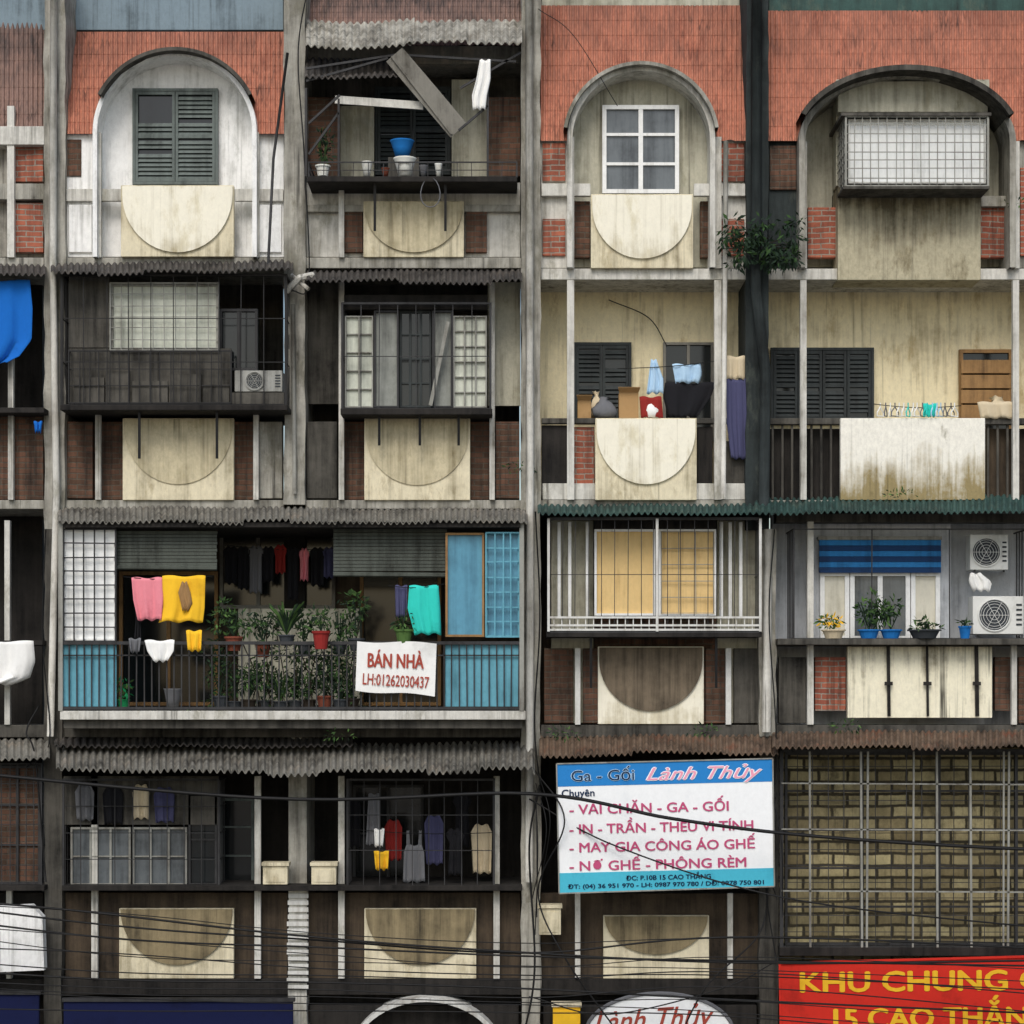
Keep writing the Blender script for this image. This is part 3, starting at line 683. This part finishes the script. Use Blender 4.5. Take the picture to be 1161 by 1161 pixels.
for i in range(17):
    x=998+i*5.3+R.uniform(-1,1); y=-.1+R.uniform(-.03,.03); mt=R.choice(['cl_white','cl_white','cl_teal','cl_ltblue','cl_grey'])
    m=MB(); t=P(x,459,y); ww=R.uniform(2,5)*S
    m.tube([t+Vector((0,0,.03)),t+Vector((0,0,-.03)),t+Vector((ww,.04,-.11)),t+Vector((ww,.04,-.16)),t+Vector((-ww,-.04,-.16)),t+Vector((-ww,-.04,-.11)),t+Vector((0,0,-.03))],.009,5)
    tag(m.obj('clothes_hanger',None,mt),'plastic clothes hanger on the balcony line','hanger','empty hangers on the line')
cloth('hanging_cloth',[(458,1046,1062),(472,1048,1060)],-.12,'cl_teal','small teal cloth pegged on the line',group=G)
cloth('hanging_cloth',[(456,1108,1148),(474,1112,1150)],-.05,'cl_beige','pale cloth over the balcony rail',group=G)
cloth('tarpaulin',[(318,-40,34),(350,-40,37),(385,-40,36),(404,-40,22),(412,-40,8)],-.3,'cl_blue','blue tarpaulin hung over the balcony','tarpaulin',.05,4)
cloth('hanging_cloth',[(478,38,48),(490,40,46)],-.35,'cl_blue','scrap of blue cloth on the ledge',group=G)
cloth('hanging_cloth',[(727,-30,38),(750,-30,40),(768,-30,34),(776,-30,10)],-.4,'cl_white','white sheet draped over the balcony edge',group=G,amp=.06)
MB().box(-80,726,48,731,-.38,.3).obj('balcony_ledge',B,'soot_shade')
MB().plate([(-40,1030),(35,1026),(48,1040),(50,1100),(-40,1104)],-.5,-.3).obj('shop_canopy',B,'white_wall','pale canvas canopy edge')
def ac(a,t,c,b,y,label,bracket=True,mat='ac_white'):
    e=tag(empty('air_conditioner',P((a+c)/2,b,y)),label,'air conditioner','outdoor air conditioner units')
    bx('casing',a,t,c,b,y,y+.32,mat,par=e)
    cx=a+(c-a)*.42; cy=(t+b)/2; r=min((b-t)*.42,(c-a)*.38)*S; ct=P(cx,cy,y)
    m=MB(); ring=[Vector((ct.x+r*math.cos(t_),y-.012,ct.z+r*math.sin(t_))) for t_ in [i*2*math.pi/24 for i in range(25)]]
    m.tube(ring,.012,5)
    for f in (.3,.5,.7,.86): m.tube([Vector((ct.x+(v.x-ct.x)*f,y-.012,ct.z+(v.z-ct.z)*f)) for v in ring],.0035,4)
    for i in range(6):
        v=ring[i*4]; m.beam((ct.x,y-.012,ct.z),v,.006)
    m.obj('fan_grille',e,mat)
    m=MB(); n=24; m.face([(ct.x+r*.96*math.cos(i*2*math.pi/n),y-.003,ct.z+r*.96*math.sin(i*2*math.pi/n)) for i in range(n)]); m.obj('fan_opening',e,'ac_dark')
    m=MB()
    for k in range(5): m.box(c-(c-a)*.15,t+(b-t)*(.2+.13*k),c-(c-a)*.04,t+(b-t)*(.25+.13*k),y-.008,y-.001)
    m.obj('vent',e,'ac_dark')
    if bracket:
        for x in (a+5,c-5):
            m=MB(); m.beam(P(x,b+1.5,y+.02),P(x,b+1.5,y+.7),.03); m.obj('bracket',e,'metal_dark')
    return e
ac(1100,606,1143,646,.0,'white outdoor air conditioner unit high on the wall'); ac(1103,676,1161,719,-.1,'white outdoor air conditioner unit above the ledge'); ac(266,420,320,444,-.5,'grimy air conditioner unit on the caged balcony',False,'ac_dirty')
MB().box(263,445,322,458,-.52,-.2).obj('shelf',B,'concrete_dark')
cloth('hanging_cloth',[(650,1100,1112),(660,1098,1125),(670,1104,1122)],-.1,'cl_white','white plastic sheet tucked between air conditioners',group=G)
def leafcloud(m,c,rx,ry,rz,n,ls,droop=.3):
    for _ in range(n):
        while True:
            v=Vector((R.uniform(-1,1),R.uniform(-1,1),R.uniform(-1,1)))
            if v.length<1: break
        p=c+Vector((v.x*rx,v.y*ry,v.z*rz)); d=Vector((v.x+R.uniform(-.6,.6),v.y*.6+R.uniform(-.6,.6),v.z+R.uniform(-.5,.7)-droop)).normalized()
        s=d.cross(Vector((R.uniform(-1,1),R.uniform(-1,1),R.uniform(-1,1)))).normalized(); l=ls*R.uniform(.6,1.3)
        m.cur=R.choice((0,0,1,2)); m.face([p,p+d*l*.5+s*l*.17,p+d*l,p+d*l*.5-s*l*.17])
    m.cur=0
def plant(x,b,y,pw,ph,fw,fh,n,potmat,label,ls=.09,spiky=False,leaf=('leaf_a','leaf_b','leaf_dark')):
    base=P(x,b,y); e=tag(empty('potted_plant',base),label,'plant','potted plants on the balconies')
    w=pw*S/2;h=ph*S
    MB().lathe(base,[(w*.7,0),(w*.95,h*.85),(w*1.08,h*.86),(w*1.08,h),(w*.9,h),(w*.85,h*.9),(.01,h*.88)],14).obj('pot',e,potmat)
    top=base+Vector((0,0,h)); m=MB()
    if spiky:
        for k in range(n):
            an=R.uniform(0,6.28); l=fh*S*R.uniform(.6,1.1); d=Vector((math.cos(an)*fw*S*.5,math.sin(an)*.2,0))
            q=[top+d*t+Vector((0,0,l*(1.6*t-.9*t*t))) for t in (0,.35,.7,1.05)]
            m.cur=R.choice((0,1,2)); s=Vector((.012,.01,0))
            for a_,b_,k1,k2 in ((q[0],q[1],.5,1),(q[1],q[2],1,.8),(q[2],q[3],.8,.1)): m.face([a_-s*k1,a_+s*k1,b_+s*k2,b_-s*k2])
    else:
        for k in range(5): m.cur=2; m.tube([top,top+Vector((R.uniform(-1,1)*fw*S*.35,R.uniform(-.1,.1),fh*S*.7))],.008,4)
        for k in range(6): leafcloud(m,top+Vector((R.uniform(-.36,.36)*fw*S,0,fh*S*R.uniform(.15,.9))),fw*S*.22,.15,fh*S*.2,n//5,ls)
    m.obj('foliage',e,list(leaf))
DK=('leaf_a','leaf_dark','leaf_dark')
plant(265,738,-.6,20,16,46,40,200,'terracotta','leafy potted plant in a terracotta pot')
plant(325,732,-.6,18,12,56,50,44,'ac_dark','spiky leaved plant in a dark pot',spiky=True)
plant(364,736,-.85,19,20,22,20,60,'cl_red','small plant in a red pot on the rail')
plant(298,745,-.5,18,16,44,44,170,'terracotta','leafy potted plant in a terracotta pot',leaf=DK)
plant(404,738,-.5,18,14,36,60,170,'ac_dark','tall leafy plant in a dark pot')
plant(385,742,-.45,16,14,34,46,150,'ac_dark','dark leafy plant in a black pot',leaf=DK); plant(345,744,-.45,16,14,34,40,130,'ac_dark','dark leafy plant in a black pot',leaf=DK)
plant(458,730,-.7,20,16,26,22,100,'leaf_b','small leafy plant in a green pot')
for x,n,sp in ((250,120,0),(266,130,0),(282,140,0),(300,150,0),(318,24,1),(334,140,0),(350,150,0),(368,150,0),(386,130,0),(399,110,0)): plant(x,803,-.55+R.uniform(-.05,.15),18,R.randint(8,14),R.randint(34,48),R.randint(36,58),n,R.choice(('terracotta','ac_dark','ac_dark','bark')),'leafy potted plant on the balcony floor',spiky=bool(sp),leaf=R.choice((DK,DK,('leaf_a','leaf_b','leaf_dark'))))
for x0,x1,yy,n,lb in ((248,402,-.5,1300,'tangle of dark creeper behind the balcony railing'),):
    e=tag(empty('creeper',P((x0+x1)/2,800,yy)),lb,'plant'); m=MB()
    for k in range(14):
        xx=x0+(x1-x0)*k/13; m.cur=2; m.tube([P(xx,802,yy),P(xx+R.uniform(-12,12),770,yy-.05),P(xx+R.uniform(-18,18),730+R.uniform(-28,18),yy)],.008,4)
    m.obj('stem',e,['bark']*3); m=MB()
    for k in range(26): leafcloud(m,P(R.uniform(x0,x1),R.uniform(728,798),yy),.18,.14,.15,n//26,.08)
    m.obj('foliage',e,list(DK))
plant(140,803,-.5,14,10,16,22,60,'cl_green','small bright green plant behind the rail',leaf=('cl_green','leaf_b','leaf_a'))
plant(985,724,-.3,24,10,44,44,200,'plastic_blue','leafy plant in a blue window box'); plant(1010,724,-.3,24,10,38,38,180,'plastic_blue','leafy plant in a blue window box')
plant(945,724,-.3,26,10,30,14,80,'cl_beige','low plant in a beige pot on the ledge',leaf=('cl_yellow','leaf_b','leaf_a')); plant(1048,724,-.3,36,10,40,10,90,'ac_dark','low plant in a dark trough on the ledge')
plant(1094,724,-.3,14,14,14,8,20,'plastic_blue','tiny plant in a blue pot on the ledge')
plant(366,200,-.3,16,12,26,40,80,'ceramic','dry shrub in a pale pot on the ledge',leaf=('leaf_dark','bark','leaf_a'))
def vessel(name,x,b,y,w,h,mat,label,cat):
    c=P(x,b,y);w*=S/2;h*=S
    m=MB(); m.lathe(c,[(w*.6,0),(w*.8,h*.5),(w,h*.92),(w*1.08,h),(w*.92,h),(w*.7,h*.5),(.01,h*.2)],16); return tag(m.obj(name,None,mat,smooth=True),label,cat)
vessel('basin',459,200,-.45,24,20,'ceramic','white ceramic basin on the balcony ledge','basin'); vessel('jar',416,200,-.45,12,16,'ceramic','small white jar on the balcony ledge','jar')
vessel('bucket',456,178,-.1,26,18,'plastic_blue','blue plastic bucket behind the basin','bucket'); vessel('jar',480,200,-.45,9,12,'cl_grey','grey jar on the ledge','jar'); vessel('jar',437,200,-.45,9,9,'terracotta','small clay jar on the ledge','jar')
vessel('jar',497,200,-.45,8,14,'ceramic','small white jar on the balcony ledge','jar'); vessel('bucket',196,803,-.45,20,22,'cl_grey','grey bucket on the balcony floor','bucket')
MB().box(440,178,475,200,-.12,.1).obj('shelf',B,'concrete_dark')
cloth('hanging_cloth',[(68,544,556),(90,540,556),(108,535,552),(124,536,550)],-.5,'cl_white','white cloth hanging from the awning frame',group=G)
m=MB(); m.tube([P(488+11*math.sin(t_)*(1-.15*math.cos(t_)),218-17*math.cos(t_),-.62) for t_ in [.35+i*.4 for i in range(14)]],.008,5); tag(m.obj('hose',None,'cl_grey',smooth=True),'loop of hose dangling from the balcony ledge','hose')
GM='meter boxes on the facade'
def mbox(a,t,c,b,label,cat='meter box',mat='cream_panel',name='meter_box',g=GM):
    e=tag(empty(name,P((a+c)/2,b,-.35)),label,cat,g); bx('casing',a,t+4,c,b,-.35,-.13,mat,par=e); bx('lid',a-1.5,t,c+1.5,t+3.8,-.38,-.11,'cream_panel',par=e)
    bx('door',a+3,t+8,c-3,b-3,-.36,-.352,mat,par=e)
mbox(298,978,326,1003,'yellowed electricity meter box on the ledge'); mbox(353,978,381,1003,'yellowed electricity meter box on the ledge')
mbox(611,1026,636,1060,'yellowed electricity meter box on the pillar'); mbox(627,1138,658,1190,'yellow shop light box at the pillar','light box','cl_yellow','light_box',None)
e=tag(empty('wild_plant',P(862,300,-.2)),'fern-like wild plant sprouting from the damp pillar','plant'); m=MB()
for k in range(9):
    a_=P(862,296,-.2); b_=P(820+k*10.5,262+abs(k-4)*5,-.45+R.uniform(-.1,.1)); m.tube([a_,(a_+b_)/2+Vector((0,0,.1)),b_],.014,5,.005)
m.obj('stem',e,'bark'); m=MB()
for k in range(26): leafcloud(m,P(824+k*3.2,268+R.uniform(-24,32),-.45+R.uniform(-.12,.12)),.13,.15,.11,34,.11,.7)
m.obj('foliage',e,['leaf_dark','leaf_a','leaf_dark'])
for x,py,n in ((800,834,40),(640,836,50),(1020,566,40),(1158,235,30),(385,838,40),(250,800,40),(200,815,40),(590,534,30),(960,828,50)):
    m=MB(); leafcloud(m,P(x,py-5,-.6 if py>560 else -.15),.25,.08,.08,n,.07); tag(m.obj('weed',None,['leaf_a','leaf_dark','leaf_b']),'small weeds growing along the ledge','plant','weeds on ledges')
# ------------------------------------------------------------ signs
def tmesh(s,shear=0):
    cu=bpy.data.curves.new('t','FONT'); cu.body=s; cu.size=1; cu.shear=shear; cu.resolution_u=3
    o=bpy.data.objects.new('tmp',cu); COL.objects.link(o); bpy.context.view_layer.update()
    me=bpy.data.meshes.new_from_object(o.evaluated_get(bpy.context.evaluated_depsgraph_get())); bpy.data.objects.remove(o)
    vs=[v.co.copy() for v in me.vertices]; fs=[list(p.vertices) for p in me.polygons]; bpy.data.meshes.remove(me)
    return vs,fs
hv,_=tmesh('H'); CAPH=max(v.y for v in hv)-min(v.y for v in hv)
def text(s,a,c,base,cap,y,mat,par,shear=0,bold=0.0,rot=0):
    vs,fs=tmesh(s,shear)
    x0=min(v.x for v in vs);x1=max(v.x for v in vs)
    p=P(a,base,y);q=P(c,base,y); sx=(q.x-p.x)/(x1-x0); sz=cap*S*((D+y)/D)/CAPH; ct=(p+q)/2
    m=MB(); offs=[(0,0)] if not bold else [(-bold,0),(bold,0),(0,bold*.6),(0,-bold*.6)]
    for ci,(ox,oz) in enumerate(offs):
        base_i=len(m.v)
        for v in vs:
            X=(v.x-(x0+x1)/2)*sx+ox; Zz=v.y*sz+oz
            m.v.append(Vector((ct.x+X*math.cos(rot)-Zz*math.sin(rot),y-.0012*ci,ct.z+X*math.sin(rot)+Zz*math.cos(rot))))
        m.f+=[[i+base_i for i in f] for f in fs]; m.mi+=[0]*len(fs)
    return m.obj('lettering',par,mat)
def quadpanel(name,pts,y,th,mat,par):
    return MB().plate(pts,y,y+th).obj(name,par,mat)
YS=-.75
sg=tag(empty('shop_sign',P(753,1012,YS)),'white and blue shop signboard with pink lettering','sign')
quadpanel('board',[(631,866),(876,860),(878,1005),(634,1013)],YS,.06,'sign_white',sg)
quadpanel('header_band',[(631,866),(876,860),(876.5,886),(631.5,892)],YS-.004,.003,'sign_blue',sg)
quadpanel('footer_band',[(633.5,990),(877.8,984),(878,1005),(634,1013)],YS-.004,.003,'sign_cyan',sg)
m=MB()
for s_,e_ in (((631,866),(876,860)),((876,860),(878,1005)),((878,1005),(634,1013)),((634,1013),(631,866))): m.beam(P(*s_,YS-.01),P(*e_,YS-.01),.018)
m.obj('frame',sg,'metal_grey')
yt=YS-.009; r_=.024
text('Ga - Gối',648,719,885,12,yt,'cl_ltblue',sg,bold=.012,rot=r_); text('Ga - Gối',648,719,885,12,yt-.008,'ink_navy',sg,rot=r_)
text('Lành Thủy',733,864,883,14,yt,'sign_white',sg,.4,.016,r_); text('Lành Thủy',733,864,883,14,yt-.008,'ink_rose',sg,.4,.0,r_)
text('Chuyên',637,674,903,8,yt,'ink_navy',sg,bold=.003,rot=r_)
text('- VẢI CHĂN - GA - GỐI',646,826,921,10.5,yt,'ink_pink',sg,bold=.0045,rot=r_)
text('- IN - TRẦN - THÊU VI TÍNH',646,854,943,10.5,yt,'ink_pink',sg,bold=.0045,rot=r_)
text('- MAY GIA CÔNG ÁO GHẾ',646,856,964,10.5,yt,'ink_pink',sg,bold=.0045,rot=r_)
text('- NƠ GHẾ - PHÔNG RÈM',646,846,985,10.5,yt,'ink_pink',sg,bold=.0045,rot=r_)
text('ĐC: P.10B 15 CAO THẮNG',710,806,997,5,yt,'ink_navy',sg,bold=.003,rot=r_)
text('ĐT: (04) 36 951 970 - LH: 0987 970 780 / DĐ: 0978 750 801',644,866,1005,4.6,yt,'ink_navy',sg,bold=.003,rot=r_)
m=MB()
for x in (640,868): m.beam(P(x,870,YS+.05),P(x,870,.1),.04); m.beam(P(x,1000,YS+.05),P(x,1000,.1),.04)
m.obj('bracket',sg,'metal_dark')
rs=tag(empty('building_sign',P(1060,1240,-.5)),'red signboard with bold yellow capital letters','sign')
quadpanel('board',[(884,1092),(1330,1080),(1330,1215),(886,1230)],-.5,.08,'sign_red',rs)
m=MB(); m.beam(P(884,1092,-.51),P(1330,1080,-.51),.03); m.beam(P(884,1092,-.51),P(886,1230,-.51),.03); m.obj('frame',rs,'sign_red')
text('KHU CHUNG CƯ',908,1213,1123,22,-.507,'ink_yellow',rs,bold=.014,rot=.012)
text('15 CAO THẮNG',946,1190,1165,22,-.507,'ink_yellow',rs,bold=.014,rot=.012)
bn=tag(empty('sale_banner',P(449,790,-.8)),'white cloth banner with red lettering tied to the railing','banner')
m=MB(); n=16; c4=[(405,727),(495,729),(493,789),(403,783)]
for j in range(9):
    for i in range(n+1):
        u=i/n;v=j/8; px=(c4[0][0]*(1-u)+c4[1][0]*u)*(1-v)+(c4[3][0]*(1-u)+c4[2][0]*u)*v; py=(c4[0][1]*(1-u)+c4[1][1]*u)*(1-v)+(c4[3][1]*(1-u)+c4[2][1]*u)*v+1.2*math.sin(u*7)
        m.v.append(P(px,py,-.79+.006*math.sin(u*15+v*3)))
for j in range(8):
    for i in range(n): q=j*(n+1)+i; m.f.append([q,q+1,q+n+2,q+n+1]); m.mi.append(0)
m.obj('cloth',bn,'cl_white',smooth=True)
text('BÁN NHÀ',417,480,757,15.5,-.805,'ink_red',bn,bold=.006,rot=-.03); text('LH:01262030437',411,486,778,12.5,-.805,'ink_red',bn,bold=.002,rot=-.06)
ov=tag(empty('oval_sign',P(748,1200,-.6)),'white oval shop sign with red script lettering','sign')
m=MB(); pts=[(748+84*math.cos(t_),1172-46*math.sin(t_)) for t_ in [i*2*math.pi/40 for i in range(40)]]; m.plate(pts,-.6,-.5).obj('board',ov,'sign_white')
m=MB(); m.tube([P(a_,b_,-.61) for a_,b_ in pts+pts[:1]],.025,6); m.obj('frame',ov,'cl_grey')
text('Lành Thủy',674,810,1167,24,-.607,'ink_red',ov,.4,.004,.06)
nb=tag(empty('shop_banner',P(200,1190,-.5)),'dark navy shop fascia banner','banner')
bx('board',72,1136,332,1210,-.5,-.42,'navy',par=nb); bx('frame',70,1132,334,1135.8,-.53,-.42,'metal_dark',par=nb)
nb=tag(empty('shop_banner',P(-60,1190,-.5)),'dark navy shop fascia banner','banner'); bx('board',-180,1128,44,1210,-.5,-.42,'navy',par=nb); bx('frame',-182,1124,46,1127.8,-.53,-.42,'metal_dark',par=nb)
# ------------------------------------------------------------ overhead wires
def wire(pts,r,y=-1.3,grp='overhead wires across the facade'):
    P3=[P(k[0],k[1],y) if len(k)==2 else P(*k) for k in pts]
    out=[]
    ext=[P3[0]*2-P3[1]]+P3+[P3[-1]*2-P3[-2]]
    for i in range(1,len(ext)-2):
        for s in range(10):
            t=s/10; a,b,c,d=ext[i-1:i+3]
            out.append(.5*((2*b)+(c-a)*t+(2*a-5*b+4*c-d)*t*t+(-a+3*b-3*c+d)*t**3))
    out.append(P3[-1])
    return tag(MB().tube(out,r,5).obj('overhead_wire',None,'wire',smooth=True),'black overhead cable slung in front of the facade','wire',grp)
wire([(-200,860),(300,905),(600,900),(760,928),(900,946),(1100,960),(1400,972)],.026)
wire([(600,906,-.5),(700,960,-.9),(890,1018,-1.3),(1161,1050,-1.3),(1400,1070,-1.3)],.012)
wire([(-200,1010),(60,1030),(330,1060),(560,1078),(880,1092),(1400,1085)],.016)
for k in range(12):
    o=R.uniform(-14,14)
    wire([(-200,1005+k*11+o),(120,1036+k*10+R.uniform(-8,8)),(360,1058+k*8),(600,1070+k*7+R.uniform(-6,6)),(860,1060+k*9+R.uniform(-12,12)),(1400,1075+k*12)],R.choice((.007,.009,.014)),-1.2-.05*k)
wire([(604,870,-.4),(640,930,-.9),(610,1010,-.6),(640,1085,-.8),(700,1170,-.8)],.012); wire([(612,890,-.4),(600,960,-.5),(606,1100,-.5),(590,1190,-.5)],.016)
wire([(350,-20,-.4),(338,60,-.35),(345,180,-.4),(350,320,-.35),(330,330,-.35)],.01); wire([(44,800,-.3),(30,830,-.4),(40,860,-.4),(52,1000,-.3)],.012)
wire([(610,10,-.2),(650,40,-.2),(700,120,-.3)],.006); wire([(690,340,.8),(735,360,.8),(756,392,.8)],.008)
wire([(760,1200,-.8),(800,1120,-.9),(860,1060,-.6),(872,1000,-.4)],.012); wire([(880,1090,-.7),(820,1120,-.9),(690,1150,-.8),(600,1130,-.5)],.01)
wire([(607,580,-.3),(612,700,-.32),(606,820,-.3),(614,905,-.35)],.012); wire([(52,600,-.3),(48,720,-.3),(56,840,-.3),(30,870,-.4)],.01); wire([(878,600,-.3),(872,700,-.3),(880,850,-.35),(868,990,-.4),(880,1090,-.4)],.01)
for cx_ in (612,876):
    for k in range(4): wire([(cx_+R.uniform(-6,6),880+k*8,-.4),(cx_+R.uniform(-30,30),930+k*12,-.7),(cx_+R.uniform(-12,12),1000+k*20,-.5)],.008)
m=MB(); m.tube([P(325,330,-.3),P(340,315,-.4),P(356,312,-.35)],.05,8); m.tube([P(330,312,-.3),P(350,328,-.4)],.03,8); m.obj('pipe_joint',B,'concrete_light')
# ------------------------------------------------------------ ground
def sheet(name,x0,x1,y0,y1,z,mat):
    m=MB(); m.face([(x0,y0,z),(x1,y0,z),(x1,y1,z),(x0,y1,z)]); o=m.obj(name,None,mat); o['kind']='structure'; return o
sheet('ground',-300,300,-300,300,0,'paving')
sheet('road',-200,200,-12,-4,.004,'asphalt')
o=MB().wbox(-60,60,-3.9,.0,.004,.13).obj('pavement',None,'paving'); o['kind']='structure'
# ------------------------------------------------------------ light and camera
w=bpy.data.worlds.new('World'); scene.world=w; w.use_nodes=True; nt=w.node_tree
sky=nt.nodes.new('ShaderNodeTexSky'); sky.sky_type='NISHITA'; sky.sun_disc=False; sky.sun_elevation=math.radians(46); sky.sun_rotation=math.radians(190); sky.dust_density=2.5; sky.air_density=1.2
bg=nt.nodes['Background']; bg.inputs[1].default_value=.15; nt.links.new(sky.outputs[0],bg.inputs[0])
sl=bpy.data.lights.new('sun','SUN'); sl.energy=1.5; sl.angle=math.radians(28); sl.color=(1,.98,.95); so=bpy.data.objects.new('sun',sl); COL.objects.link(so); so.rotation_euler=(math.radians(44),0,math.radians(-10))
cam=bpy.data.cameras.new('camera'); co=bpy.data.objects.new('camera',cam); COL.objects.link(co); scene.camera=co
co.location=(0,-D,CZ); co.rotation_euler=(math.radians(90),0,0); W=1161*S; cam.sensor_width=36; cam.lens=36*D/W; cam.shift_y=(Z0(580.5)-CZ)/W; cam.clip_end=1000
scene.view_settings.view_transform='Standard'; scene.view_settings.look='None'; scene.view_settings.exposure=0
